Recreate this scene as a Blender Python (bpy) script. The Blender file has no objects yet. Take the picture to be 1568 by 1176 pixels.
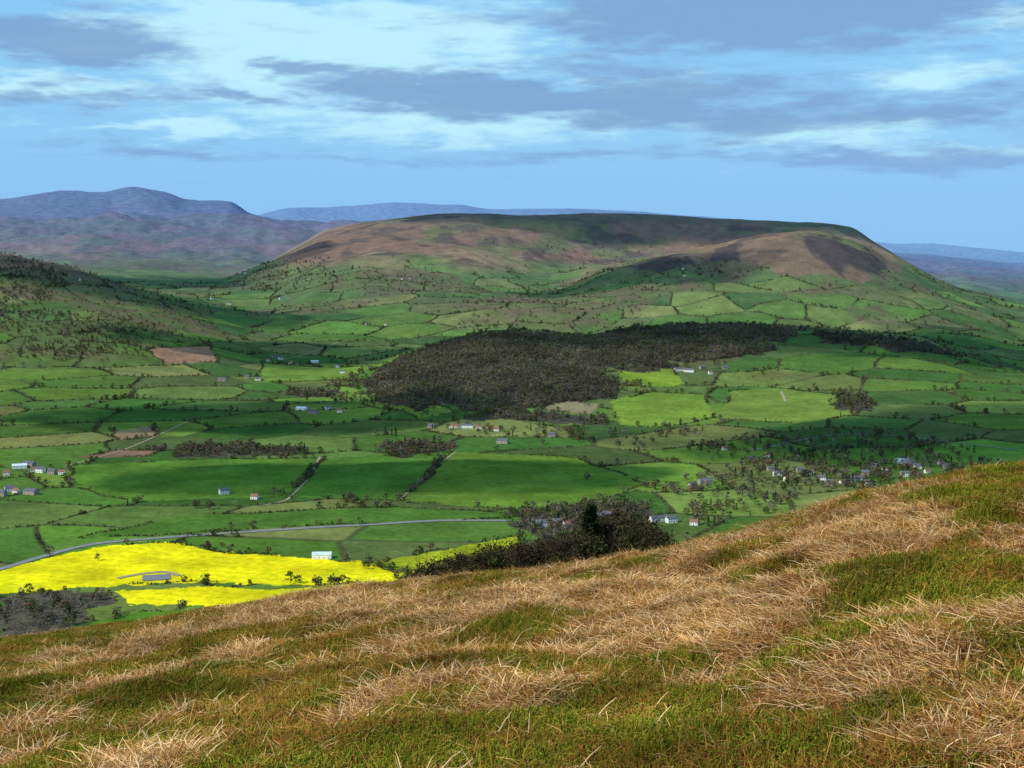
import bpy, math, random
import numpy as np
from mathutils import Vector
rng=np.random.default_rng(7); random.seed(7)
scene=bpy.context.scene
COL=scene.collection
# ------------------------------------------------ survey helpers (viewpoint at origin, 300 m above valley)
F=2154.0; CU=784.0; CV=588.0; PH=math.atan((588-365)/F); H=300.0
cP,sP=math.cos(PH),math.sin(PH)
def st(u,v):
    u=np.asarray(u,float); v=np.asarray(v,float)
    xc=(u-CU)/F; yc=-(v-CV)/F
    y=cP+yc*sP; z=-sP+yc*cP
    return xc/y, -z/y
def pchip(xk,yk,xq):
    xk=np.asarray(xk,float); yk=np.asarray(yk,float)
    one=yk.ndim==1
    if one: yk=yk[:,None]
    h=np.diff(xk)[:,None]; d=np.diff(yk,axis=0)/h
    m=np.zeros_like(yk)
    m[0]=d[0]; m[-1]=d[-1]
    w1=2*h[1:]+h[:-1]; w2=h[1:]+2*h[:-1]
    same=(d[1:]*d[:-1])>0
    with np.errstate(divide='ignore',invalid='ignore'):
        hm=(w1+w2)/(w1/np.where(same,d[:-1],1)+w2/np.where(same,d[1:],1))
    m[1:-1]=np.where(same,hm,0)
    i=np.clip(np.searchsorted(xk,xq,side='right')-1,0,len(xk)-2)
    hh=(xk[i+1]-xk[i])[:,None]; t=((xq-xk[i])[:,None]/hh)
    t=np.clip(t,-0.0,1.0)
    r=(2*t**3-3*t**2+1)*yk[i]+(t**3-2*t**2+t)*hh*m[i]+(-2*t**3+3*t**2)*yk[i+1]+(t**3-t**2)*hh*m[i+1]
    return r[:,0] if one else r
def hsh(xi,yi,seed):
    h=(xi.astype(np.int64)*374761393+yi.astype(np.int64)*668265263+seed*1442695041)&0xffffffff
    h=((h^(h>>13))*1274126177)&0xffffffff
    h=((h^(h>>16))*2246822519)&0xffffffff
    return ((h^(h>>15))&0xffffff)/float(0x1000000)
def vn(x,y,seed=0):
    xi=np.floor(x); yi=np.floor(y); fx=x-xi; fy=y-yi
    fx=fx*fx*(3-2*fx); fy=fy*fy*(3-2*fy)
    a=hsh(xi,yi,seed); b=hsh(xi+1,yi,seed); c=hsh(xi,yi+1,seed); d=hsh(xi+1,yi+1,seed)
    return (a*(1-fx)+b*fx)*(1-fy)+(c*(1-fx)+d*fx)*fy
def fbm(x,y,sc,seed=0,o=4):
    x=np.asarray(x,float)/sc; y=np.asarray(y,float)/sc; r=0; a=.5; n=0
    for k in range(o):
        r=r+a*vn(x,y,seed+k*17); n+=a; a*=.5; x=x*2.03+13.7; y=y*2.03+5.1
    return r/n
def ss(a,b,x):
    t=np.clip((x-a)/(b-a),0,1); return t*t*(3-2*t)

# ------------------------------------------------ terrain profile
sgrid=np.concatenate([np.linspace(-.75,-.40,50,endpoint=False),np.linspace(-.40,.40,1100),np.linspace(.40,.75,51)[1:]])
LAY=[
(300,'z',[(-400,0),(1968,0)]),
(900,'z',[(-400,0),(1968,0)]),
(2150,'z',[(-400,8),(0,6),(500,3),(700,4),(1000,6),(1300,14),(1568,18),(1968,20)]),
(2750,'z',[(-400,25),(0,22),(300,8),(500,4),(560,14),(620,36),(700,58),(800,68),(900,62),(1000,50),(1100,46),(1300,44),(1568,34),(1968,30)]),
(3250,'v',[(-400,500),(0,505),(150,518),(300,542),(400,558),(520,566),(570,560),(620,541),(700,517),(760,506),(820,506),(900,512),(980,498),(1100,492),(1230,500),(1400,516),(1480,540),(1568,562),(1968,600)]),
(3750,'v',[(-400,440),(0,445),(150,465),(300,500),(400,522),(520,530),(620,534),(700,536),(800,534),(900,534),(1000,528),(1100,518),(1230,514),(1400,516),(1480,520),(1568,535),(1968,560)]),
(4300,'v',[(-400,374),(0,388),(60,396),(100,405),(150,420),(200,437),(300,464),(400,478),(500,474),(600,470),(700,467),(800,464),(900,458),(1000,450),(1100,445),(1200,445),(1300,448),(1400,455),(1500,478),(1568,498),(1968,530)]),
(5000,'v',[(-400,420),(0,425),(200,440),(330,446),(400,444),(500,416),(600,408),(700,412),(800,428),(860,430),(920,412),(1000,393),(1100,375),(1200,361),(1260,359),(1320,374),(1360,398),(1400,418),(1440,438),(1500,458),(1568,476),(1968,500)]),
(5700,'v',[(-400,410),(0,420),(200,428),(330,430),(400,410),(450,392),(500,377),(600,370),(700,370),(800,388),(900,408),(1000,412),(1100,404),(1200,384),(1280,368),(1340,385),(1400,413),(1440,434),(1500,455),(1568,470),(1968,490)]),
(6500,'v',[(-400,400),(0,410),(200,415),(330,425),(390,412),(450,380),(510,350),(600,335),(700,327),(800,330),(900,327),(1000,330),(1100,335),(1200,339),(1300,348),(1340,371),(1400,407),(1440,431),(1500,452),(1568,466),(1968,480)]),
(7600,'v',[(-400,380),(0,385),(300,395),(450,400),(520,385),(600,380),(1200,390),(1340,430),(1500,440),(1568,445),(1968,460)]),
(9300,'v',[(-400,335),(0,337),(200,334),(400,336),(520,345),(600,350),(1200,370),(1340,410),(1568,420),(1968,430)]),
(10400,'v',[(-400,338),(0,338),(500,352),(1200,365),(1340,395),(1420,402),(1568,415),(1968,420)]),
(12000,'v',[(-400,312),(0,305),(50,299),(100,294),(160,295),(210,288),(250,294),(290,306),(350,309),(385,328),(440,340),(1200,365),(1340,385),(1440,392),(1568,404),(1968,412)]),
(14000,'v',[(-400,350),(0,350),(1200,365),(1340,388),(1568,405),(1968,412)]),
(16500,'v',[(-400,330),(380,331),(440,319),(520,317),(600,311),(700,314),(760,321),(850,319),(950,323),(1050,330),(1200,345),(1320,368),(1370,373),(1420,374),(1480,378),(1568,386),(1968,396)]),
(20000,'v',[(-400,380),(1968,400)]),
(45000,'z',[(-400,-450),(1968,-450)]),
]
Yk=np.array([l[0] for l in LAY],float); Zk=[]
for y,mode,pts in LAY:
    u=np.array([p[0] for p in pts],float); val=np.array([p[1] for p in pts],float)
    if mode=='z': s,_=st(u,np.full_like(u,500)); z=val
    else:
        s,t=st(u,val); z=H-t*y
    Zk.append(pchip(s,z,np.clip(sgrid,s[0],s[-1])))
Zk=np.array(Zk)
ys=[300,500,650,800]
ts=np.arange(300/900.,300/3000.,-0.66/1568*1.12)
ys+=list(300/ts)
ys+=list(np.arange(3005,7000,12)); ys+=list(np.arange(7000,17000,60)); ys+=list(np.geomspace(17000,45000,25))
ygrid=np.array(ys,float)
Z=pchip(Yk,Zk,ygrid).T
SS,YY=np.meshgrid(sgrid,ygrid,indexing='ij'); XX=SS*YY
amp=np.interp(YY,[0,2300,2800,3300,4500,6500,9000,10500,12000,20000],[1.5,3,16,14,26,12,45,30,14,5])
n1=fbm(XX,YY,700,3,4)-.5
rid=np.abs(fbm(XX,YY,480,9,4)-.5)*2
Z=Z+amp*n1*1.3+np.interp(YY,[0,2300,2700,3300,3600,5400,6400,9000,10500,12000,14000],[0,0,30,8,18,60,10,130,60,30,20])*(rid-.25)*.9
Z=Z+np.interp(YY,[0,2400,3500,5500,7000,12000],[.3,.6,6,12,8,10])*(fbm(XX,YY,130,21,3)-.5)
def height(x,y):
    x=np.asarray(x,float); y=np.asarray(y,float); s=x/y
    i=np.clip(np.searchsorted(sgrid,s)-1,0,len(sgrid)-2); j=np.clip(np.searchsorted(ygrid,y)-1,0,len(ygrid)-2)
    a=np.clip((s-sgrid[i])/(sgrid[i+1]-sgrid[i]),0,1); b=np.clip((y-ygrid[j])/(ygrid[j+1]-ygrid[j]),0,1)
    return (Z[i,j]*(1-a)+Z[i+1,j]*a)*(1-b)+(Z[i,j+1]*(1-a)+Z[i+1,j+1]*a)*b
def hit(u,v,ymax=1e9):
    s,t=st(u,v); m=(ygrid>850)
    yy=ygrid[m]; zz=height(s*yy,yy); d=zz-(H-t*yy)
    k=np.argmax(d>=0) if (d>=0).any() else len(yy)-1
    if k>0:
        d0,d1=d[k-1],d[k]; y=yy[k-1]+(yy[k]-yy[k-1])*(0-d0)/(d1-d0+1e-9)
    else: y=yy[0]
    y=min(float(y),ymax)
    return float(s*y),float(y)
def wpoly(pts,ymax=1e9): return np.array([hit(u,v,ymax) for u,v in pts])
def inpoly(x,y,P,j=0):
    res=np.zeros(x.shape,bool)
    bb=(x>=P[:,0].min()-j)&(x<=P[:,0].max()+j)&(y>=P[:,1].min()-j*1.2)&(y<=P[:,1].max()+j*1.2)
    if not bb.any(): return res
    xs=x[bb]; yy=y[bb]; r=np.zeros(xs.shape,bool)
    if j: xs,yy=xs+j*2*(fbm(xs,yy,j*1.6,401,3)-.5),yy+j*2.4*(fbm(xs,yy,j*1.6,411,3)-.5)
    n=len(P)
    for i in range(n):
        x1,y1=P[i]; x2,y2=P[(i+1)%n]
        c=((y1>yy)!=(y2>yy))
        r^=c&(xs<(x2-x1)*(yy-y1)/((y2-y1) if y2!=y1 else 1e-9)+x1)
    res[bb]=r; return res

# ------------------------------------------------ land cover
GR=np.array([(.060,.130,.018),(.080,.160,.020),(.050,.105,.020),(.10,.175,.022),(.080,.130,.026),(.11,.160,.030),(.13,.150,.040),(.066,.130,.018),(.046,.112,.016),(.070,.105,.026)])
fields=[
 ([(-40,882),(0,871),(140,838),(265,830),(345,846),(470,853),(560,862),(622,880),(600,892),(430,897),(300,891),(170,897),(60,905),(-40,912)],(.74,.62,.004),'rape'),
 ([(180,905),(300,898),(430,903),(560,896),(600,898),(530,916),(440,926),(330,929),(190,925)],(.72,.60,.004),'rape'),
 ([(622,880),(560,862),(700,838),(800,818),(790,850),(700,880)],(.30,.33,.012),'rape'),  # unlit end of the rape, its shade put into the colour
 ([(442,760),(500,701),(690,692),(612,768)],(.066,.145,.016),'g'),
 ([(616,768),(694,692),(880,700),(990,742),(900,772),(800,780)],(.10,.175,.018),'g'),
 ([(120,824),(280,790),(600,776),(790,786),(780,794),(420,808),(260,819)],(.06,.130,.016),'g'),
 ([(110,712),(330,703),(495,702),(437,760),(200,768),(105,745)],(.075,.155,.016),'g'),
 ([(170,661),(235,652),(240,668),(180,675)],(.24,.17,.09),'g'),
 ([(115,701),(180,689),(245,690),(225,699)],(.17,.10,.06),'g'),
 ([(225,535),(320,530),(335,555),(250,557)],(.25,.14,.08),'g'),
 ([(945,562),(1025,560),(1050,588),(960,592)],(.17,.25,.02),'g'),
 ([(1120,598),(1200,595),(1280,604),(1310,636),(1220,648),(1100,642)],(.13,.185,.028),'g'),
 ([(935,612),(1000,600),(1080,604),(1096,640),(1010,655),(950,650)],(.14,.22,.024),'g'),
 ([(400,555),(560,560),(540,580),(400,585)],(.12,.19,.025),'g'),
 ([(140,955),(200,938),(420,930),(380,960),(150,985)],(.075,.17,.014),'g'),
 ([(810,610),(920,618),(905,634),(830,628)],(.20,.17,.09),'g'),
 ([(515,590),(640,610),(700,632),(640,640),(520,612)],(.11,.18,.024),'g'),
]
fields=[(wpoly(p),np.array(c),k) for p,c,k in fields]
woods=[
 ([(540,604),(585,566),(620,548),(700,521),(760,511),(820,511),(900,517),(980,503),(1100,497),(1235,505),(1150,540),(1060,556),(950,566),(940,600),(900,618),(820,624),(720,634),(600,618)],3330,1/62.,55),
 ([(1235,506),(1400,522),(1480,548),(1400,541),(1250,524)],3330,1/90.,30),
 ([(0,520),(60,515),(250,520),(240,545),(120,552),(0,545)],9e9,1/260.,90),
 ([(0,395),(60,404),(110,425),(90,450),(60,470),(0,480)],4300,1/260.,60),
 ([(0,478),(200,490),(280,520),(180,520),(0,510)],9e9,1/380.,90),
 ([(370,425),(440,392),(500,400),(520,432),(430,445)],9e9,1/1200.,80),
 ([(0,914),(90,905),(170,908),(180,925),(130,935),(120,962),(0,1000)],9e9,1/85.,10),
 ([(270,684),(380,678),(480,684),(470,697),(280,700)],9e9,1/130.,22),
 ([(585,680),(690,675),(700,690),(600,700)],9e9,1/130.,22),
 ([(690,690),(610,676),(560,690),(620,702)],9e9,1/260.,16),
 ([(780,785),(930,768),(1000,775),(990,800),(800,800)],9e9,1/100.,10),
 ([(970,745),(1200,695),(1460,695),(1568,715),(1568,745),(1300,755),(1080,770)],9e9,1/262.,30),
 ([(1150,735),(1260,722),(1400,705),(1440,720),(1350,745),(1230,748)],9e9,1/300.,30),
 ([(1000,690),(1180,668),(1400,665),(1480,690),(1105,705)],9e9,1/270.,40),
 ([(1270,600),(1330,605),(1350,632),(1290,628)],9e9,1/140.,25),
 ([(650,645),(900,660),(1100,660),(1000,685),(760,672)],9e9,1/420.,40),
 ([(740,628),(930,636),(920,650),(700,640)],9e9,1/190.,40),
 ([(440,596),(520,596),(500,608),(450,608)],9e9,1/120.,20),
 ([(780,800),(990,800),(980,830),(830,830)],9e9,1/60.,10),
 ([(1000,405),(1090,395),(1130,415),(1040,430)],9e9,1/900.,60),
 ([(1050,780),(1130,765),(1250,760),(1180,790),(1060,815)],9e9,1/260.,12),
]
woods=[(wpoly(p,ym),d,j) for p,ym,d,j in woods]
spur=wpoly([(900,418),(1000,399),(1100,380),(1200,367),(1260,365),(1330,385),(1430,432),(1330,434),(1230,418),(1120,402),(1000,420)],5300)
CA,SA=math.cos(.35),math.sin(.35)
def cells(x,y):
    wx=x+150*(fbm(x,y,700,31,3)-.5)*2; wy=y+150*(fbm(x,y,700,41,3)-.5)*2
    a=(wx*CA+wy*SA)/170.; b=(-wx*SA+wy*CA)/150.
    ia=np.floor(a); ib=np.floor(b)
    d1=np.full(x.shape,1e9); d2=np.full(x.shape,1e9); idn=np.zeros(x.shape); p1a=np.zeros(x.shape);p1b=np.zeros(x.shape);p2a=np.zeros(x.shape);p2b=np.zeros(x.shape)
    for da in(-1,0,1):
        for db in(-1,0,1):
            ca=ia+da; cb=ib+db
            pa=ca+.5+.8*(hsh(ca,cb,5)-.5); pb=cb+.5+.8*(hsh(ca,cb,6)-.5)+.5*(ca%2)
            d=(a-pa)**2+(b-pb)**2
            m=d<d1
            m2=(~m)&(d<d2)
            d2=np.where(m,d1,np.where(m2,d,d2)); p2a=np.where(m,p1a,np.where(m2,pa,p2a)); p2b=np.where(m,p1b,np.where(m2,pb,p2b))
            idn=np.where(m,hsh(ca,cb,77),idn); p1a=np.where(m,pa,p1a); p1b=np.where(m,pb,p1b); d1=np.where(m,d,d1)
    e=(d2-d1)/(2*np.sqrt((p2a-p1a)**2+(p2b-p1b)**2)+1e-6)*150
    return idn,e
def moor(x,y,z):
    return ss(175,230,z+100*(fbm(x,y,350,51,3)-.5)+ (40*(y>7500)))
def scrub(x,y,z):
    return ss(.55,.63,fbm(x,y,330,501,4)+.00035*np.clip(z,0,200)-.01)*ss(15,60,z)
def mixc(a,b,f): return a*(1-f[...,None])+b*f[...,None]
idn,edge=cells(XX,YY)
col=GR[(idn*len(GR)*.999).astype(int)]
col=col*(0.78+.44*((idn*37)%1))[...,None]
ft=fbm(XX,YY,60,61,3)
fw=fbm(XX,YY,220,65,3)
col=col*(.78+.44*ft)[...,None]
col=mixc(col,col*np.array((1.35,1.0,1.2)),ss(.45,.65,fw)*.35)
col=mixc(col,np.array((.055,.06,.022)),ss(5,1.5,edge)*.8)
f=ss(40,220,Z)*(.55)
col=mixc(col,np.array((.105,.135,.040)),f)
sc_=scrub(XX,YY,Z)
col=mixc(col,mixc(np.broadcast_to(np.array((.12,.08,.045)),col.shape),np.array((.09,.10,.03)),ss(.4,.6,ft)),sc_*.7)
mo=moor(XX,YY,Z)
nA=fbm(XX,YY,260,71,4); nB=fbm(XX*1.0,YY*.5,420,81,4); nC=fbm(XX,YY,90,91,4)
mc=mixc(np.broadcast_to(np.array((.185,.108,.058)),col.shape),np.array((.12,.12,.036)),ss(.47,.60,nA))
mc=mixc(mc,np.array((.24,.17,.085)),ss(.50,.64,nB)*.8)
mc=mixc(mc,np.array((.07,.05,.03)),ss(.52,.68,nC)*.75)
top=ss(350,385,Z)*(YY<7500)
mc=mixc(mc,np.array((.11,.095,.05)),top*.7)
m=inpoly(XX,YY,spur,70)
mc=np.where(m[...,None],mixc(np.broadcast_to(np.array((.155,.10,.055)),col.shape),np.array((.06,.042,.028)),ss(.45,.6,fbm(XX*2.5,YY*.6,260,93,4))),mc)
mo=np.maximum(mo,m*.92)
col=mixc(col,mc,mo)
far=ss(7200,8600,YY)
fc=mixc(np.broadcast_to(np.array((.13,.078,.062)),col.shape),np.array((.075,.08,.035)),ss(.42,.62,nA))
fc=mixc(fc,np.array((.05,.035,.04)),ss(10400,11600,YY)*.6)
col=mixc(col,fc,far*.85)
for P,c,k in fields:
    if k=='rape':
        m=inpoly(XX,YY,P,7)
        w=((XX*.22+YY*.97+6*fw)%17)<1.5
        cc=np.where((w)[...,None],c*.72*np.array((.8,1,1)),c*(.62+.62*fbm(XX,YY,38,3,4))[...,None])
        g_=ss(.52,.72,fbm(XX,YY,75,601,3))*.35
        cc=mixc(cc,cc*np.array((.72,.92,1)),g_)
    else:
        m=inpoly(XX,YY,P,6)
        cc=c*(.70+.60*ft)[...,None]
    col=np.where(m[...,None],cc,col)
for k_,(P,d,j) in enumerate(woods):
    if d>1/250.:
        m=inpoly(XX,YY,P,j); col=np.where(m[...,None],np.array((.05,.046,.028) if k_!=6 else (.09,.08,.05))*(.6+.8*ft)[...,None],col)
haze_amt=np.interp(YY,[0,3500,6500,9500,12000,16000,45000],[0,.05,.17,.58,.80,.92,.98])  # aerial haze painted into the ground colour, stronger with distance
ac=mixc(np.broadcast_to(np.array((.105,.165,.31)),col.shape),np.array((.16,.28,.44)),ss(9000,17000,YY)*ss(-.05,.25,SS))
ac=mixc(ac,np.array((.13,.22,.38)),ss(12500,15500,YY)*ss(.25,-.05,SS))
col=mixc(col,ac,haze_amt)

def add_obj(name,me,parent=None):
    ob=bpy.data.objects.new(name,me); COL.objects.link(ob)
    if parent: ob.parent=parent
    return ob
def grid_mesh(name,X,Y,Zz,colarr=None):
    nc,nr=X.shape; me=bpy.data.meshes.new(name)
    co=np.stack([X,Y,Zz],-1).reshape(-1,3).astype(np.float32)
    me.vertices.add(len(co)); me.vertices.foreach_set('co',co.ravel())
    i=np.arange(nc-1)[:,None]*nr+np.arange(nr-1)[None,:]
    q=np.stack([i,i+nr,i+nr+1,i+1],-1).reshape(-1).astype(np.int32); n=len(q)//4
    me.loops.add(n*4); me.loops.foreach_set('vertex_index',q)
    me.polygons.add(n); me.polygons.foreach_set('loop_start',np.arange(n,dtype=np.int32)*4)
    me.polygons.foreach_set('use_smooth',np.ones(n,bool))
    me.update(calc_edges=True)
    if colarr is not None:
        a=me.color_attributes.new('Col','FLOAT_COLOR','POINT')
        c4=np.ones((len(co),4),np.float32); c4[:,:3]=colarr.reshape(-1,3)
        a.data.foreach_set('color',c4.ravel())
    return me
# ------------------------------------------------ materials
def newmat(name):
    m=bpy.data.materials.new(name); m.use_nodes=True; nt=m.node_tree
    b=nt.nodes['Principled BSDF']; b.inputs['Roughness'].default_value=.9
    b.inputs['Specular IOR Level'].default_value=.1
    return m,nt,b
def matte(name):
    m=bpy.data.materials.new(name); m.use_nodes=True; nt=m.node_tree; nt.nodes.clear()
    b=nt.nodes.new('ShaderNodeBsdfDiffuse'); o=nt.nodes.new('ShaderNodeOutputMaterial'); nt.links.new(b.outputs[0],o.inputs[0]); return m,nt,b
def N(nt,t,**k):
    n=nt.nodes.new(t)
    for a,v in k.items(): setattr(n,a,v)
    return n
def noise_mul(nt,colsock,scale,lo,hi,out,vec=None,detail=2):
    tc=N(nt,'ShaderNodeNewGeometry'); no=N(nt,'ShaderNodeTexNoise'); no.inputs['Scale'].default_value=scale; no.inputs['Detail'].default_value=detail
    nt.links.new(tc.outputs['Position'],no.inputs['Vector'])
    mr=N(nt,'ShaderNodeMapRange'); mr.inputs[1].default_value=.3; mr.inputs[2].default_value=.7; mr.inputs[3].default_value=lo; mr.inputs[4].default_value=hi
    nt.links.new(no.outputs['Fac'],mr.inputs[0])
    vm=N(nt,'ShaderNodeVectorMath',operation='SCALE'); nt.links.new(colsock,vm.inputs[0]); nt.links.new(mr.outputs[0],vm.inputs['Scale'])
    if out is not None: nt.links.new(vm.outputs[0],out)
    return vm.outputs[0]
def attr_mat(name,scale=.05,lo=.8,hi=1.2,scale2=None,bump=0,detail=2):
    m,nt,b=matte(name); a=N(nt,'ShaderNodeAttribute'); a.attribute_name='Col'
    s=noise_mul(nt,a.outputs['Color'],scale,lo,hi,None,detail=detail)
    if scale2: s=noise_mul(nt,s,scale2,lo,hi,None,detail=detail)
    nt.links.new(s,b.inputs['Color'])
    if bump:
        tc=N(nt,'ShaderNodeNewGeometry'); no=N(nt,'ShaderNodeTexNoise'); no.inputs['Scale'].default_value=bump; no.inputs['Detail'].default_value=3
        bp=N(nt,'ShaderNodeBump'); bp.inputs['Strength'].default_value=.6; bp.inputs['Distance'].default_value=.3/bump
        nt.links.new(tc.outputs['Position'],no.inputs['Vector']); nt.links.new(no.outputs['Fac'],bp.inputs['Height']); nt.links.new(bp.outputs[0],b.inputs['Normal'])
    return m
def flat_mat(name,c,scale=.5,lo=.85,hi=1.15,rough=.85):
    m,nt,b=newmat(name); rgb=N(nt,'ShaderNodeRGB'); rgb.outputs[0].default_value=(*c,1)
    noise_mul(nt,rgb.outputs[0],scale,lo,hi,b.inputs['Base Color']); b.inputs['Roughness'].default_value=rough
    return m
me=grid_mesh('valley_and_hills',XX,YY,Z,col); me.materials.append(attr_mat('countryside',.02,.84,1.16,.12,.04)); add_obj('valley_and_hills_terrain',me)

# ------------------------------------------------ near hillside
h0,bb_,cc_=1.7,.158,.00084
sil=[(0,985),(150,966),(300,940),(450,914),(560,896),(650,882),(784,868),(850,864),(950,850),(1050,832),(1130,812),(1200,791),(1300,762),(1400,737),(1500,719),(1568,711)]
ssil,tsil=st([p[0] for p in sil],[p[1]+8 for p in sil])
fsil=.2335-tsil
def fS(s):
    r=np.interp(s,ssil,fsil)
    r=np.where(s<ssil[0],fsil[0]+(s-ssil[0])*.16,r); return np.where(s>ssil[-1],fsil[-1]+(s-ssil[-1])*.16,r)
def hill(x,y):
    x=np.asarray(x,float); y=np.asarray(y,float); Y=np.maximum(y,6)
    z=H-h0-bb_*y-cc_*y*y*(y>0)+Y*fS(x/Y)
    z=z+(fbm(x,y*.7,1.5,101,3)-.5)*.6*np.interp(y,[0,12,40],[.5,.9,1])+(fbm(x,y,14,111,2)-.5)*.5*np.interp(y,[5,30],[0,1])
    return z
def g_green(x,y): return fbm(x+.3*y,y*.36,1.7,311,3)+.5*(fbm(x,y*.6,.5,321,2)-.5)+.2*(fbm(x,y,9,351,2)-.5)
def g_straw(x,y): return fbm(x-.2*y,y*.36,1.5,301,3)+.5*(fbm(x,y*.6,.5,322,2)-.5)+.35*(fbm(x,y*.6,6,331,2)-.5)
yr=np.concatenate([np.arange(-30,4,1.),np.arange(4,70,.16),np.geomspace(70,640,70)])
c=np.linspace(-1,1,480)
CC,YH=np.meshgrid(c,yr,indexing='ij'); W=22+.62*np.maximum(YH,0)
XH=CC*W; ZH=hill(XH,YH)
gg_=g_green(XH,YH); gs_=g_straw(XH,YH); g2=fbm(XH,YH,.6,131,3)
hc=mixc(np.broadcast_to(np.array((.16,.085,.018)),XH.shape+(3,)),np.array((.095,.125,.010)),ss(.42,.56,gg_))
hc=mixc(hc,np.array((.22,.09,.022)),ss(.5,.7,g2)*.6)
hc=mixc(hc,np.array((.30,.15,.055)),ss(.54,.61,gs_)*.7)
me=grid_mesh('grassy_hillside',XH,YH,ZH,hc); me.materials.append(attr_mat('hill_turf',3.,.45,1.45,22,16)); add_obj('grassy_hillside',me)

# ------------------------------------------------ raw mesh builder
class MB:
    def __init__(s): s.v=[];s.f=[];s.c=[];s.m=[]
    def quad(s,p,col,mat=0):
        k=len(s.v); s.v+=p; s.c+=[col]*len(p); s.f.append(tuple(range(k,k+len(p)))); s.m.append(mat)
    def tube(s,p0,p1,r0,r1,col,n=5,mat=0):
        p0=Vector(p0);p1=Vector(p1);d=(p1-p0).normalized(); a=d.orthogonal().normalized(); b=d.cross(a); k=len(s.v)
        for p,r in((p0,r0),(p1,r1)):
            for i in range(n):
                t=2*math.pi*i/n; s.v.append(tuple(p+(a*math.cos(t)+b*math.sin(t))*r)); s.c.append(col)
        for i in range(n): s.f.append((k+i,k+(i+1)%n,k+n+(i+1)%n,k+n+i)); s.m.append(mat)
    def box(s,x0,x1,y0,y1,z0,z1,col=(1,1,1),mat=0):
        k=len(s.v); s.v+=[(x,y,z) for z in(z0,z1) for x,y in((x0,y0),(x1,y0),(x1,y1),(x0,y1))]; s.c+=[col]*8
        for f in((0,3,2,1),(4,5,6,7),(0,1,5,4),(1,2,6,5),(2,3,7,6),(3,0,4,7)): s.f.append(tuple(k+i for i in f)); s.m.append(mat)
    def mesh(s,name,mats):
        me=bpy.data.meshes.new(name); me.from_pydata(s.v,[],s.f)
        a=me.color_attributes.new('Col','FLOAT_COLOR','POINT')
        c4=np.ones((len(s.v),4),np.float32); c4[:,:3]=np.array(s.c,np.float32); a.data.foreach_set('color',c4.ravel())
        for m in mats: me.materials.append(m)
        me.polygons.foreach_set('material_index',np.array(s.m,np.int32)); me.update(); return me
def src_coll(name,meshes):
    c=bpy.data.collections.new(name)
    for i,me in enumerate(meshes):
        o=bpy.data.objects.new('%s_%02d'%(name,i),me); c.objects.link(o)
    return c
def scatter(name,pts,scl,rot,idx,coll,tilt=None):
    n=len(pts); me=bpy.data.meshes.new(name); me.vertices.add(n); me.vertices.foreach_set('co',np.asarray(pts,np.float32).ravel())
    for nm,ty,ar in(('scl','FLOAT',scl),('rot','FLOAT',rot),('idx','INT',idx)):
        a=me.attributes.new(nm,ty,'POINT'); a.data.foreach_set('value',np.asarray(ar,np.float32 if ty=='FLOAT' else np.int32))
    ob=add_obj(name,me)
    ng=bpy.data.node_groups.new(name,'GeometryNodeTree')
    ng.interface.new_socket('Geometry',in_out='INPUT',socket_type='NodeSocketGeometry'); ng.interface.new_socket('Geometry',in_out='OUTPUT',socket_type='NodeSocketGeometry')
    gi=ng.nodes.new('NodeGroupInput'); go=ng.nodes.new('NodeGroupOutput'); ip=ng.nodes.new('GeometryNodeInstanceOnPoints'); ci=ng.nodes.new('GeometryNodeCollectionInfo')
    ci.inputs['Collection'].default_value=coll; ci.inputs['Separate Children'].default_value=True; ci.inputs['Reset Children'].default_value=True
    ip.inputs['Pick Instance'].default_value=True
    def na(nm,t):
        q=ng.nodes.new('GeometryNodeInputNamedAttribute'); q.data_type=t; q.inputs['Name'].default_value=nm
        return [o for o in q.outputs if o.enabled and o.name=='Attribute'][0]
    cx=ng.nodes.new('ShaderNodeCombineXYZ'); L=ng.links.new
    L(na('rot','FLOAT'),cx.inputs[2]); L(cx.outputs[0],ip.inputs['Rotation'])
    L(na('scl','FLOAT'),ip.inputs['Scale']); L(na('idx','INT'),ip.inputs['Instance Index'])
    L(gi.outputs[0],ip.inputs['Points']); L(ci.outputs[0],ip.inputs['Instance']); L(ip.outputs[0],go.inputs[0])
    mod=ob.modifiers.new('scatter','NODES'); mod.node_group=ng
    return ob
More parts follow.
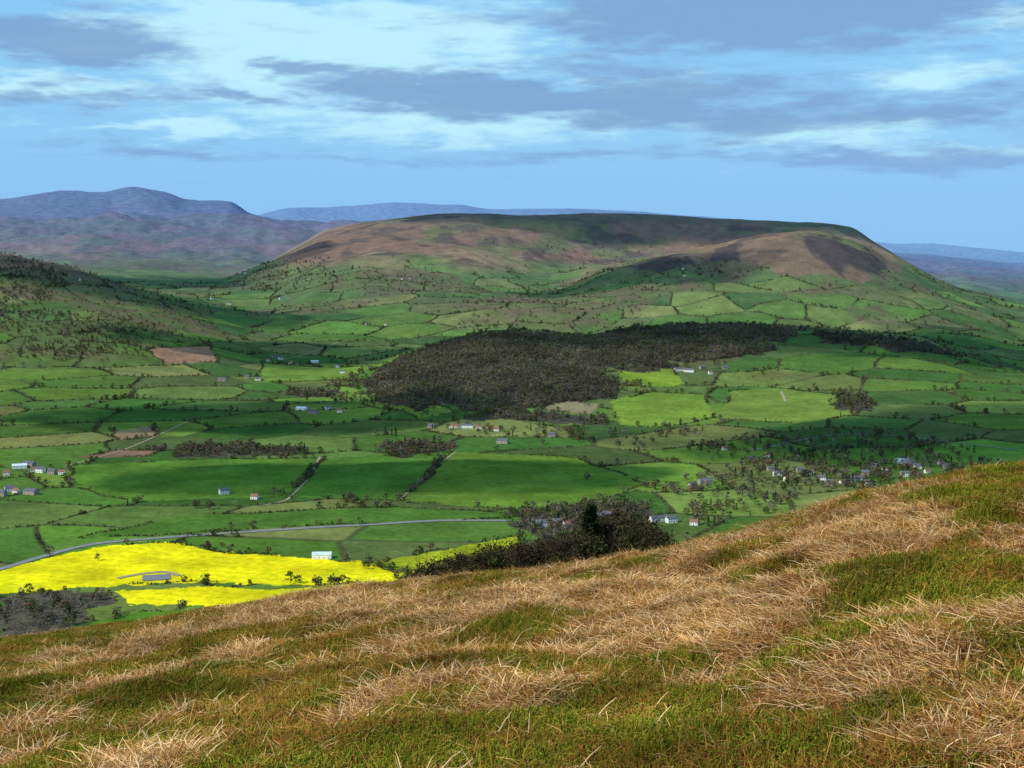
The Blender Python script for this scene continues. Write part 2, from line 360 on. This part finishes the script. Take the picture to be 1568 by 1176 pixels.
# ------------------------------------------------ trees
foliage=attr_mat('foliage',.012,.6,1.35,detail=1)
bark=attr_mat('bark',3,.8,1.2,detail=0)
def tree(seed,Ht,R,base,nleaf,ls,cols,trunkc=(.06,.045,.03),clumps=14,kind='round',limbs=8,sub=3):
    r=random.Random(seed); b=MB()
    b.tube((0,0,-.6),(0,0,Ht*.35),Ht*.028,Ht*.02,trunkc,6,1); b.tube((0,0,Ht*.35),(r.uniform(-.3,.3),r.uniform(-.3,.3),Ht*.8),Ht*.02,Ht*.006,trunkc,5,1)
    cl=[]
    for k in range(clumps):
        a=r.uniform(0,2*math.pi); zz=r.uniform(-1,1); q=math.sqrt(1-zz*zz)*r.uniform(.45,1)
        cz=base+(Ht-base)*.5*(1+zz*.85); rr=R*q*(1.15 if zz<.2 else .9)
        cl.append((Vector((rr*math.cos(a),rr*math.sin(a),cz)),r.uniform(.16,.34)*R*1.4,r.choice(cols),r.uniform(.6,1.35)))
    if kind=='cone':
        cl=[]
        for k in range(clumps):
            f=(k+.5)/clumps; a=k*2.4; rr=R*(1-f)*r.uniform(.3,1.0)
            cl.append((Vector((rr*math.cos(a),rr*math.sin(a),base+(Ht-base)*f-rr*.12)),R*(.15+.32*(1-f)),r.choice(cols),r.uniform(.6,1.3)))
    for i,(p,cr,cc,br) in enumerate(cl[:limbs]):
        z0=Ht*r.uniform(.22,.6) if kind!='cone' else p.z
        mid=Vector((p.x*.5,p.y*.5,(z0+p.z)*.5+.05*Ht))
        b.tube((0,0,min(z0,p.z)),mid,Ht*.011,Ht*.007,trunkc,4,1); b.tube(mid,p,Ht*.007,Ht*.003,trunkc,4,1)
        for j in range(sub):
            q=p+Vector((r.gauss(0,1),r.gauss(0,1),r.gauss(.3,1)))*cr; b.tube(mid.lerp(p,r.uniform(.3,1)),q,Ht*.004,Ht*.0015,trunkc,3,1)
    for k in range(nleaf):
        p,cr,cc,br=r.choice(cl); o=Vector((r.gauss(0,.5),r.gauss(0,.5),r.gauss(0,.42)))*cr
        q=p+o; 
        if q.z<0: q.z=abs(q.z)
        n=Vector((r.gauss(0,1),r.gauss(0,1),r.gauss(.4,1))).normalized(); a=n.orthogonal().normalized(); c2=n.cross(a); s=ls*r.uniform(.5,1.3)
        t=r.uniform(0,6.28); e1=(a*math.cos(t)+c2*math.sin(t))*s; e2=(c2*math.cos(t)-a*math.sin(t))*s*.6
        v=br*r.uniform(.75,1.25); cq=(cc[0]*v,cc[1]*v,cc[2]*v)
        b.quad([tuple(q-e1),tuple(q+e2),tuple(q+e1),tuple(q-e2*.8)],cq,0)
    return b.mesh('tree%d'%seed,[foliage,bark])
bare=[(.12,.105,.080),(.10,.088,.066),(.14,.13,.085)]
olive=[(.12,.14,.04),(.10,.11,.04),(.14,.13,.045)]
green=[(.06,.10,.024),(.045,.08,.02),(.085,.12,.026)]
dark=[(.02,.042,.014),(.025,.05,.016)]
red=[(.19,.11,.065),(.15,.09,.055)]
grey=[(.26,.22,.17),(.21,.18,.14),(.30,.26,.18)]
NL=150
T=[tree(1,10,4,2.0,NL,.95,bare,sub=0),tree(2,11,4.4,2.5,NL,.95,bare,sub=0),tree(3,9,4,1.5,NL,.95,olive,sub=0),tree(4,10,4.5,2,NL,1.0,green,sub=0),
   tree(5,12,2.6,1,240,.65,dark,kind='cone',clumps=26,limbs=4,sub=0),tree(6,9,3.6,1.5,NL,.9,red,sub=0),tree(7,9,3.6,1.5,420,.42,grey,sub=2,trunkc=(.2,.17,.13))]
Bq=[tree(11,2.2,1.9,.2,44,.65,bare,clumps=9,limbs=1,sub=0),tree(12,2.4,2.0,.2,44,.65,green,clumps=9,limbs=1,sub=0),tree(13,2.0,1.8,.2,44,.65,olive,clumps=9,limbs=1,sub=0)]
TC=src_coll('tree_kind',T); BC=src_coll('bush_kind',Bq)
px=[];py=[];pi=[];psz=[]
for k,(P,d,j) in enumerate(woods):
    x0,y0=P.min(0)-j; x1,y1=P.max(0)+j; n=int((x1-x0)*(y1-y0)*d)
    n=min(n,50000)
    x=rng.uniform(x0,x1,n); y=rng.uniform(y0,y1,n); m=inpoly(x,y,P,j); x=x[m];y=y[m]
    w=[.42,.30,.12,.07,.02,.04,.03] if k in(0,) else ([.28,.2,.17,.1,.07,.13,.05] if k!=6 else [.1,.1,.1,.02,.01,.07,.6])
    ii=rng.choice(7,len(x),p=w)
    px.append(x);py.append(y);pi.append(ii);psz.append(rng.uniform(.55,1.2,len(x))*(.9 if k!=6 else .75))
# a looser fringe of trees round the wooded hill
P=woods[0][0]; cxy=P.mean(0); n=5000; x0,y0=P.min(0)-120; x1,y1=P.max(0)+90
x=rng.uniform(x0,x1,n); y=rng.uniform(y0,y1,n); m=inpoly(x,y,cxy+(P-cxy)*1.12,90)&~inpoly(x,y,P,55)&(fbm(x,y,80,701,3)>.5); x=x[m];y=y[m]
px.append(x);py.append(y);pi.append(rng.choice(7,len(x),p=[.28,.2,.2,.15,.04,.1,.03]));psz.append(rng.uniform(.5,1.,len(x)))
x=np.concatenate(px);y=np.concatenate(py)
scatter('woodland_trees',np.stack([x,y,height(x,y)-.2],-1),np.concatenate(psz),rng.uniform(0,6.28,len(x)),np.concatenate(pi),TC)
nw=len(x)
n=1700000
y=np.sqrt(rng.uniform(900**2,5800**2,n)); x=rng.uniform(-.44,.44,n)*y
idn2,e=cells(x,y)
m=(e<1.25)
x=x[m];y=y[m]
z=height(x,y); m=(moor(x,y,z)<.35)&~inpoly(x,y,spur,70)
for P,c_,k in fields: m&=~inpoly(x,y,P,6)
gap=fbm(x,y,110,201,2); m&=(gap>.34+.10*(z>60))
x=x[m];y=y[m]
hx=[x];hy=[y]
def along(P,step,closed=True,jit=.9):
    pts=[]; n=len(P)
    for i in range(n if closed else n-1):
        a=P[i];b=P[(i+1)%n]; L=np.hypot(*(b-a)); k=max(2,int(L/step)); t=np.linspace(0,1,k,endpoint=False)[:,None]
        nn=np.array([-(b-a)[1],(b-a)[0]])/max(L,1)*3.5*np.sin(t*math.pi*3+i)
        pts.append(a+(b-a)*t+nn+rng.normal(0,jit,(k,2)))
    return np.concatenate(pts)
for k,(P,c_,kk) in enumerate(fields):
    if k in(1,): continue
    q=along(P,2.6); 
    q=q[fbm(q[:,0],q[:,1],60,7,2)>(.52 if kk=='rape' else .4)]
    hx.append(q[:,0]);hy.append(q[:,1])
x=np.concatenate(hx);y=np.concatenate(hy)
ii=rng.choice(3,len(x),p=[.4,.35,.25])
scatter('hedgerows',np.stack([x,y,height(x,y)-.15],-1),rng.uniform(.5,1.3,len(x))*np.interp(y,[900,2000,6000],[.75,1.0,1.1]),rng.uniform(0,6.28,len(x)),ii,BC)
nh=len(x)
cl=fbm(x,y,70,211,2)
m=(rng.random(len(x))<np.where(cl>.55,.26,.04))
tx=x[m];ty=y[m]
n=18000
y2=np.sqrt(rng.uniform(1500**2,6300**2,n)); x2=rng.uniform(-.43,.43,n)*y2; z2=height(x2,y2)
k=((scrub(x2,y2,z2)>.3)&(rng.random(n)<.5))|((fbm(x2,y2,160,221,2)>.55)&(rng.random(n)<.04))
k&=(z2<290)&((z2>20)|(rng.random(n)<.15))&~inpoly(x2,y2,spur,70)
for P,c_,kk in fields: k&=~inpoly(x2,y2,P)
tx=np.concatenate([tx,x2[k]]);ty=np.concatenate([ty,y2[k]])
scatter('hedgerow_trees',np.stack([tx,ty,height(tx,ty)-.2],-1),rng.uniform(.4,1.0,len(tx)),rng.uniform(0,6.28,len(tx)),rng.choice(7,len(tx),p=[.25,.2,.2,.18,.02,.12,.03]),TC)
for u,v,k,s in[(445,893,3,1.0),(458,893,2,.9),(525,893,2,.9),(150,858,2,.8),(800,800,4,.9),(898,735,0,1.0),(470,612,4,1.3),(590,665,4,1.1),(606,668,4,1.2),(600,667,4,.9),(1060,780,0,1.3),(320,780,0,1.2),(420,760,1,1.1),(433,762,3,1.0),(300,778,0,1.1),(1115,775,2,1),(560,872,3,.8),(340,838,2,.6),(1290,775,4,1)]:
    xx,yy=hit(u,v); o=add_obj('conifer_tree' if k==4 else 'field_tree',T[k]); o.location=(xx,yy,float(height(xx,yy))-.2); o.scale=(s,)*3; o.rotation_euler=(0,0,u)
tw=(.035,.026,.018)
Tn=[tree(31,8,2.7,1.0,2400,.17,[(.05,.035,.022),(.035,.025,.016)],clumps=26,limbs=20,sub=8,trunkc=tw),tree(32,7,2.6,.8,2400,.17,[(.05,.042,.02),(.03,.024,.014)],clumps=26,limbs=20,sub=8,trunkc=tw),tree(33,6,2.8,.5,2600,.17,[(.035,.042,.014),(.04,.033,.016)],clumps=26,limbs=18,sub=8,trunkc=tw)]
con=tree(34,9,2.0,.4,6500,.22,[(.006,.013,.005),(.009,.018,.006)],kind='cone',clumps=44,limbs=14,sub=4,trunkc=(.02,.016,.012))
tops=[(540,904),(620,876),(680,848),(740,832),(800,826),(860,812),(905,806),(950,778),(985,788),(1010,826)]
for i in range(50):
    u=545+465*(i+random.random())/50; yy=random.uniform(85,130); s,_=st(u,850); xx=s*yy
    vt=np.interp(u,[t[0] for t in tops],[t[1] for t in tops])+abs(random.gauss(0,13)); _,tt=st(u,vt)
    zg=float(hill(xx,yy)); hh=(H-tt*yy)-zg
    k=random.choice([0,1,2]); o=add_obj('bare_tree' if k<2 else 'hawthorn_bush',Tn[k]); o.location=(xx,yy,zg-.2); sc=hh/[8,7,6][k]; o.scale=(sc*.95,sc*.95,sc); o.rotation_euler=(0,0,random.uniform(0,6))
for u,vt,yy in[(905,772,100)]:
    s,_=st(u,vt); xx=s*yy; _,tt=st(u,vt); zg=float(hill(xx,yy)); o=add_obj('conifer_tree',con); o.location=(xx,yy,zg-.2); sc=((H-tt*yy)-zg)/9.; o.scale=(sc*1.15,sc*1.15,sc)

# ------------------------------------------------ foreground grass
grassm=attr_mat('grass_blades',.7,.5,1.4,detail=2)
def tuft(seed,n,L,lean,wid,rad,cols,up=.8,comb=None):
    r=random.Random(seed); b=MB()
    for k in range(n):
        a=r.uniform(0,6.283); ba=r.uniform(0,6.283); br=rad*math.sqrt(r.random()); p=Vector((br*math.cos(ba),br*math.sin(ba),-.04))
        if comb is not None: a=comb+r.gauss(0,1.1)
        d=Vector((math.cos(a),math.sin(a),0)); l=L*r.uniform(.4,1.25); ln=lean*r.uniform(.2,1.5); ang=math.radians(88)*up*r.uniform(.5,1.2)
        w=wid*r.uniform(.6,1.4); side=Vector((-d.y,d.x,0)); side=(side+Vector((0,0,r.uniform(-.6,.6)))).normalized()
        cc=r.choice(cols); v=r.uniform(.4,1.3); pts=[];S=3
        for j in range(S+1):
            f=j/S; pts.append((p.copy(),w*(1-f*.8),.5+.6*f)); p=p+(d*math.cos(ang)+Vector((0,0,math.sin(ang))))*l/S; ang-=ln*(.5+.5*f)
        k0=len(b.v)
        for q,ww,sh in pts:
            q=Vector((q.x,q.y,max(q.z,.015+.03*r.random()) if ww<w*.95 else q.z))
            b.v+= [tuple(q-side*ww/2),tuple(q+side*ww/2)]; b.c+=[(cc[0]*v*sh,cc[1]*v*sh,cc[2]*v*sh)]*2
        for j in range(S): b.f.append((k0+2*j,k0+2*j+1,k0+2*j+3,k0+2*j+2)); b.m.append(0)
    return b.mesh('tuft%d'%seed,[grassm])
straw=[(.68,.36,.13),(.52,.24,.07),(.82,.54,.28),(.36,.14,.035)]
gg=[(.15,.19,.014),(.22,.245,.018),(.11,.15,.010),(.32,.26,.035)]
ora=[(.36,.13,.028),(.26,.09,.02),(.44,.19,.05),(.26,.18,.025)]
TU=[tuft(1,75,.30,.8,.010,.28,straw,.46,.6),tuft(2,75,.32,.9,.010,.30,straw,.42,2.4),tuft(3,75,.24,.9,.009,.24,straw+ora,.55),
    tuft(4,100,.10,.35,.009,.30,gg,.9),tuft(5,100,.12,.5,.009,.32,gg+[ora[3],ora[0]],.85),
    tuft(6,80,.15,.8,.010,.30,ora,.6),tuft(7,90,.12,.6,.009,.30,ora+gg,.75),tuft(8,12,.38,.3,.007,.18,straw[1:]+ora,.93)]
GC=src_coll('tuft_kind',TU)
n=60000
q=rng.random(n); a_=.35
y=(5.5**a_+(q*(66**a_-5.5**a_)))**(1/a_)
x=rng.uniform(-1,1,n)*(.42*y+1.0)
idx=np.where(g_green(x,y)>.48,rng.choice([3,4,4,3,6],n),rng.choice([5,6,5,4,6],n))
idx=np.where(g_straw(x,y)>.58,rng.choice([0,1,2,2,5],n),idx)
idx=np.where(rng.random(n)<.03,7,idx)
idx=np.where(rng.random(n)<.04,2,idx)
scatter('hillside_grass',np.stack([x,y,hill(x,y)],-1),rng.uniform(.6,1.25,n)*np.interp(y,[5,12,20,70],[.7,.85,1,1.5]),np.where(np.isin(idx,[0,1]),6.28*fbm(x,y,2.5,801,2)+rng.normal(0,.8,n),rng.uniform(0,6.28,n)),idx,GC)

# ------------------------------------------------ houses
white=flat_mat('white_render',(.74,.73,.68),.7,.92,1.05); slate=flat_mat('slate_roof',(.10,.11,.13),.8); tile=flat_mat('tile_roof',(.22,.11,.08),.8)
stone=flat_mat('stone_wall',(.3,.25,.2),.6); glass=flat_mat('window_glass',(.04,.05,.07),.6,rough=.2); doorm=flat_mat('door_paint',(.12,.06,.04)); tin=flat_mat('sheet_roof',(.50,.60,.72),.3,rough=.5); pot=flat_mat('chimney_brick',(.3,.16,.1))
def house_parts(L,W,Hw,Hr,wallm,roofm,nwin,storeys,chim=True):
    out=[]
    b=MB(); l,w=L/2,W/2
    b.quad([(-l,-w,-1),(l,-w,-1),(l,-w,Hw),(-l,-w,Hw)],(1,1,1)); b.quad([(l,w,-1),(-l,w,-1),(-l,w,Hw),(l,w,Hw)],(1,1,1))
    b.quad([(l,-w,-1),(l,w,-1),(l,w,Hw),(l,0,Hw+Hr),(l,-w,Hw)],(1,1,1)); b.quad([(-l,w,-1),(-l,-w,-1),(-l,-w,Hw),(-l,0,Hw+Hr),(-l,w,Hw)],(1,1,1))
    out.append(('walls',b.mesh('walls',[wallm])))
    b=MB(); o=.35; th=.2; k=Hr/w
    for sg in(-1,1):
        e=(sg*(w+o),Hw-o*k); r_=(0,Hw+Hr)
        A=[(-l-o,e[0],e[1]+.03),(l+o,e[0],e[1]+.03),(l+o,0,r_[1]+.03),(-l-o,0,r_[1]+.03)]; B=[(p[0],p[1],p[2]+th) for p in A]
        b.quad(A,(1,1,1)); b.quad(B,(1,1,1))
        for i in range(4): b.quad([A[i],A[(i+1)%4],B[(i+1)%4],B[i]],(1,1,1))
    out.append(('roof',b.mesh('roof',[roofm])))
    b=MB()
    for st_ in range(storeys):
        for i in range(nwin):
            xx=-l+L*(i+.5)/nwin; zz=1.0+2.6*st_
            if st_==0 and i==nwin//2: continue
            for sg in(-1,1): b.box(xx-.55,xx+.55,sg*w-.04,sg*w+.04,zz,zz+1.2)
    for sg in(-1,1): b.box(sg*l-.04,sg*l+.04,-.5,.5,1.,2.2)
    out.append(('windows',b.mesh('windows',[glass])))
    b=MB(); xx=-l+L*(nwin//2+.5)/nwin; b.box(xx-.5,xx+.5,-w-.05,-w+.04,0,2.1); out.append(('door',b.mesh('door',[doorm])))
    if chim:
        b=MB()
        for sg in(-1,1): b.box(sg*(l-.6)-.4,sg*(l-.6)+.4,-.4,.4,Hw+Hr-.8,Hw+Hr+1.1); b.tube((sg*(l-.6),0,Hw+Hr+1.1),(sg*(l-.6),0,Hw+Hr+1.6),.16,.13,(1,1,1),6)
        out.append(('chimneys',b.mesh('chimneys',[pot])))
    return out
HK={'w':('white_house',house_parts(12,7.5,5.2,2.8,white,slate,4,2)),'W':('long_white_house',house_parts(26,9,5.4,3.2,white,slate,8,2)),
    's':('stone_house',house_parts(11,7,5,3,stone,slate,3,2)),'t':('white_cottage',house_parts(9,6.5,3.6,2.8,white,tile,3,1)),
    'b':('farm_barn',house_parts(24,14,5,2.6,white,tin,4,1,False)),'g':('stone_barn',house_parts(18,10,4.6,3,stone,slate,3,1,False))}
def house(kind,u,v,rot=None,sc=1):
    xx,yy=hit(u,v); nm,parts=HK[kind]; e=bpy.data.objects.new(nm,None); COL.objects.link(e)
    e.location=(xx,yy,float(height(xx,yy))+.2); e.rotation_euler=(0,0,random.uniform(-.5,.6) if rot is None else rot); e.scale=(sc,)*3
    for n_,m_ in parts: add_obj(n_,m_,e)
for k,u,v in [('w',343,757),('t',390,765),('w',835,806),('w',852,805),('s',822,806),('t',868,806),('W',1008,798),('w',1028,800),('t',1063,803),('b',493,855),
 ('b',30,716),('t',52,722),('w',62,724),('s',80,726),('t',10,728),('t',95,726),('w',15,752),('s',3,760),('g',45,715),('t',25,755),('g',48,756),
 ('w',430,551),('t',445,557),('b',482,556),('w',517,562),('w',524,572),('s',420,547),('t',410,552),('g',340,584),('s',378,580),('w',395,583),
 ('b',462,628),('g',480,634),('w',502,627),('t',520,631),('W',1055,570),('W',1040,568),('s',1075,566),('s',1110,566),('t',1088,573),
 ('t',690,654),('t',700,655),('W',715,656),('t',733,657),('s',845,669),('t',760,660),('g',770,678),('s',660,655),
 ('w',120,429),('w',325,459),('w',351,467),('t',333,468),('W',432,458),('s',448,459),('t',615,428),('s',628,428),('w',376,418),('w',1045,412),('t',1048,424),('w',1370,521),('s',1362,517),('s',560,498),('t',590,497),
 ('w',1190,728),('s',1180,722),('t',1205,735),('w',1240,727),('s',1225,722),('w',1258,736),('W',1310,737),('t',1290,742),('w',1340,716),('t',1355,722),('b',1380,708),('w',1405,718),('s',1395,712),('w',1385,729),('t',1440,711),('s',1270,742),('s',1325,728),('g',1080,740),('s',1060,748),('s',1150,705),('t',1110,690),('w',1330,742),('t',1420,725),('s',1450,718),('g',910,795),('s',930,793),('t',1175,700)]:
    house(k,u,v+random.uniform(-1,1),sc=.75 if k in 'Wb' else (.8 if u>1100 and v>680 else .92))
# ------------------------------------------------ roads and tracks
asph=flat_mat('asphalt',(.17,.17,.18),.2); grav=flat_mat('gravel',(.30,.24,.16),.4); paint=flat_mat('road_paint',(.75,.75,.72),.4)
def road(name,pts,w,mat,lift=.45,line=False):
    P=np.array([hit(u,v) for u,v in pts]); d=np.concatenate([[0],np.cumsum(np.hypot(*np.diff(P,axis=0).T))]); q=np.arange(0,d[-1],6.)
    X=pchip(d,P[:,0],q);Y=pchip(d,P[:,1],q); tx_=np.gradient(X);ty_=np.gradient(Y); L=np.hypot(tx_,ty_); nx,ny=-ty_/L,tx_/L
    offs=np.linspace(-w/2,w/2,5); XX_=X[None]+nx[None]*offs[:,None]; YY_=Y[None]+ny[None]*offs[:,None]; ZZ_=height(XX_,YY_)
    ZZ_=np.broadcast_to(ZZ_.max(0),ZZ_.shape)+lift
    me=grid_mesh(name,XX_,YY_,ZZ_); me.materials.append(mat); ob=add_obj(name,me)
    if line:
        o2=np.array([-.12,.12]); m2=grid_mesh('centre_line',X[None]+nx[None]*o2[:,None],Y[None]+ny[None]*o2[:,None],ZZ_[:2]+.02); m2.materials.append(paint); add_obj('centre_line',m2,ob)
road('valley_road',[(-60,888),(0,872),(60,854),(140,834),(260,823),(420,812),(560,804),(700,797),(790,798)],9,asph,line=True)
road('farm_track',[(180,886),(210,880),(250,876),(275,882)],6,grav)
road('farm_yard',[(218,886),(270,883)],22,asph)
road('country_lane',[(490,700),(470,735),(440,765),(400,775)],3,grav)
road('country_lane',[(610,768),(650,730),(700,690)],2.5,grav)
road('country_lane',[(100,715),(200,685),(300,640)],3,grav)
road('farm_track',[(1196,600),(1200,608),(1203,616)],5,grav)
road('country_lane',[(430,552),(560,520),(640,530)],3,grav)
road('country_lane',[(1150,690),(1300,665),(1568,690)],4,asph)

# ------------------------------------------------ light, clouds, sky
S=Vector((-.62,-.42,.66)).normalized()
sl=bpy.data.lights.new('sun','SUN'); sl.energy=4.7; sl.angle=math.radians(.5); sl.color=(1,.93,.80)
so=add_obj('sun',sl); so.rotation_euler=S.to_track_quat('Z','Y').to_euler(); so.location=(0,-50,500)
cm=bpy.data.materials.new('cloud_vapour'); cm.use_nodes=True; nt=cm.node_tree; nt.nodes.clear(); L=nt.links.new
tc=N(nt,'ShaderNodeTexCoord'); v1=N(nt,'ShaderNodeVectorMath',operation='SUBTRACT'); v1.inputs[1].default_value=(.5,.5,.5); L(tc.outputs['Generated'],v1.inputs[0])
v2=N(nt,'ShaderNodeVectorMath',operation='MULTIPLY'); v2.inputs[1].default_value=(2,2,0); L(v1.outputs[0],v2.inputs[0])
ln=N(nt,'ShaderNodeVectorMath',operation='LENGTH'); L(v2.outputs[0],ln.inputs[0])
ge=N(nt,'ShaderNodeNewGeometry'); no=N(nt,'ShaderNodeTexNoise'); no.inputs['Scale'].default_value=.0028; no.inputs['Detail'].default_value=2; L(ge.outputs['Position'],no.inputs['Vector'])
ma=N(nt,'ShaderNodeMath',operation='MULTIPLY_ADD'); ma.inputs[1].default_value=1.5; L(no.outputs['Fac'],ma.inputs[0]); L(ln.outputs['Value'],ma.inputs[2])
mr=N(nt,'ShaderNodeMapRange',interpolation_type='SMOOTHSTEP'); mr.inputs[1].default_value=1.72; mr.inputs[2].default_value=1.38; mr.inputs[3].default_value=0; mr.inputs[4].default_value=.66; L(ma.outputs[0],mr.inputs[0])
tr=N(nt,'ShaderNodeBsdfTransparent'); df=N(nt,'ShaderNodeBsdfDiffuse'); df.inputs[0].default_value=(.85,.85,.87,1); mx=N(nt,'ShaderNodeMixShader'); L(mr.outputs[0],mx.inputs[0]); L(tr.outputs[0],mx.inputs[1]); L(df.outputs[0],mx.inputs[2])
ou=N(nt,'ShaderNodeOutputMaterial'); L(mx.outputs[0],ou.inputs[0])
def cloud(gx,gy,rx,ry,alt=1500,th=130,rot=0):
    th_,ph=np.meshgrid(np.linspace(0,math.pi,20),np.linspace(0,2*math.pi,41),indexing='ij')
    X=np.sin(th_)*np.cos(ph);Y=np.sin(th_)*np.sin(ph);Zc=np.cos(th_)
    bz=1+.7*(fbm(X*3+gx,Y*3+gy,.6,5,3)-.5)
    Zc=np.where(Zc>0,Zc*th*bz*1.3,Zc*th*.3)
    me=grid_mesh('cloud',X*rx*bz,Y*ry*bz,Zc); me.materials.append(cm); o=add_obj('cloud',me)
    gz=100; o.location=(gx+S.x*(alt-gz)/S.z,gy+S.y*(alt-gz)/S.z,alt); o.rotation_euler=(0,0,rot)
cloud(360,3220,850,480)
cloud(850,1930,800,360)
cloud(1250,3400,700,620)
cloud(950,6450,1300,330,1700)
cloud(-1150,4100,500,320)
cloud(-1250,5700,650,600,1700)
cloud(-520,2250,420,190)
cloud(-650,3400,350,260)
cloud(-300,1650,330,110)
cloud(500,4700,500,260)
# world
w=bpy.data.worlds.new('World'); scene.world=w; w.use_nodes=True; nt=w.node_tree; nt.nodes.clear(); L=nt.links.new
try: w.cycles.sampling_method='MANUAL'; w.cycles.sample_map_resolution=128
except Exception as ex: print(ex)
sk=N(nt,'ShaderNodeTexSky',sky_type='NISHITA'); sk.sun_disc=False; sk.sun_elevation=math.asin(S.z); sk.sun_rotation=math.atan2(S.x,S.y); sk.altitude=300; sk.air_density=1.0; sk.dust_density=.6
def M(op,a,b=None,c=None,clamp=False):
    n=N(nt,'ShaderNodeMath',operation=op); n.use_clamp=clamp
    for i,q in enumerate((a,b,c)):
        if q is None: continue
        if isinstance(q,(int,float)): n.inputs[i].default_value=q
        else: L(q,n.inputs[i])
    return n.outputs[0]
tc=N(nt,'ShaderNodeTexCoord'); sp=N(nt,'ShaderNodeSeparateXYZ'); L(tc.outputs['Generated'],sp.inputs[0])
az=M('ARCTAN2',sp.outputs[0],sp.outputs[1]); el=M('ARCSINE',sp.outputs[2])
def noise2(sx,sy,detail,off=0,rough=.5,xa=None,ya=None):
    cx=N(nt,'ShaderNodeCombineXYZ'); L(M('MULTIPLY',xa or az,sx),cx.inputs[0]); L(M('MULTIPLY',ya or el,sy),cx.inputs[1]); cx.inputs[2].default_value=off
    n=N(nt,'ShaderNodeTexNoise'); n.inputs['Scale'].default_value=1; n.inputs['Detail'].default_value=detail; n.inputs['Roughness'].default_value=rough; L(cx.outputs[0],n.inputs['Vector']); return n.outputs['Fac']
def sstep(a,b,x,lo=0,hi=1):
    n=N(nt,'ShaderNodeMapRange',interpolation_type='SMOOTHSTEP'); n.inputs[1].default_value=a; n.inputs[2].default_value=b; n.inputs[3].default_value=lo; n.inputs[4].default_value=hi; L(x,n.inputs[0]); return n.outputs[0]
wx=noise2(18,70,3,3.3,.6); wy=noise2(16,60,3,8.1,.6)
azw=M('ADD',az,M('MULTIPLY',M('SUBTRACT',wx,.5),.12)); elw=M('ADD',el,M('MULTIPLY',M('SUBTRACT',wy,.5),.04))
def blobs(lst):
    acc=None
    for u,v,ru,rv,am in lst:
        a0=math.atan((u-784)/2154); e0=(365-v)/2154
        dx=M('MULTIPLY',M('SUBTRACT',azw,a0),2154./ru); dy=M('MULTIPLY',M('SUBTRACT',elw,e0),2154./rv)
        r2=M('MULTIPLY_ADD',dx,dx,M('MULTIPLY',dy,dy)); g=M('EXPONENT',M('MULTIPLY',r2,-1.))
        acc=M('MULTIPLY',g,am) if acc is None else M('MULTIPLY_ADD',g,am,acc)
    return acc
grey=blobs([(130,85,190,38,1.),(20,60,120,30,.6),(465,112,60,18,1.),(400,165,60,18,.8),(640,150,150,28,1.1),(860,160,230,36,1.),(1100,150,220,32,.6),(1000,40,270,50,1.),(1320,30,280,60,1.15),(1150,200,240,24,.7),(1480,175,170,34,1.),(230,158,160,14,.6),(60,170,110,18,.7),(860,240,500,14,.6),(1400,250,260,18,.7),(250,235,260,14,.6)])
ng=noise2(13,75,5,1.5,.62)
cov=sstep(.2,.98,M('ADD',grey,M('MULTIPLY',M('SUBTRACT',ng,.5),2.0)))
lowb=sstep(.085,.02,el)
whitef=blobs([(60,155,160,18,.9),(420,120,280,60,.65),(620,60,280,70,.8),(700,200,350,26,.9),(1000,140,100,16,.9),(1260,210,160,22,1),(1420,130,180,26,.8),(1500,240,200,12,.9),(1540,60,110,30,.8),(210,205,160,10,.8),(300,60,300,40,.6)])
wf=sstep(.2,1.0,M('ADD',whitef,M('MULTIPLY',M('SUBTRACT',noise2(18,90,5,5.5,.62),.5),1.8)))
def mix(f,a,b):
    n=N(nt,'ShaderNodeMix',data_type='RGBA')
    if isinstance(f,(int,float)): n.inputs[0].default_value=f
    else: L(f,n.inputs[0])
    for i,q in((6,a),(7,b)):
        if isinstance(q,tuple): n.inputs[i].default_value=(*q,1)
        else: L(q,n.inputs[i])
    return n.outputs[2]
c0=mix(.85,sk.outputs[0],(2.6,6.1,9.8))
c0=mix(M('MULTIPLY',wf,.9),c0,(5.4,9.0,10.2))
c0=mix(M('MULTIPLY',cov,.85),c0,(2.1,3.7,6.4))
c0=mix(M('MULTIPLY',lowb,.6),c0,(2.5,5.2,8.9))
bg=N(nt,'ShaderNodeBackground'); bg.inputs[1].default_value=.1; L(c0,bg.inputs[0]); ou=N(nt,'ShaderNodeOutputWorld'); L(bg.outputs[0],ou.inputs[0])

# ------------------------------------------------ camera
cd=bpy.data.cameras.new('camera'); cd.sensor_width=36; cd.lens=36*F/1568.; cd.clip_start=.2; cd.clip_end=90000
co=add_obj('camera',cd); co.location=(0,0,H); co.rotation_euler=(math.pi/2-PH,0,0); scene.camera=co
scene.view_settings.view_transform='Standard'; scene.view_settings.look='None'; scene.view_settings.exposure=0
print('verts',Z.size,'woods',nw,'hedge',nh,'trees',len(tx))
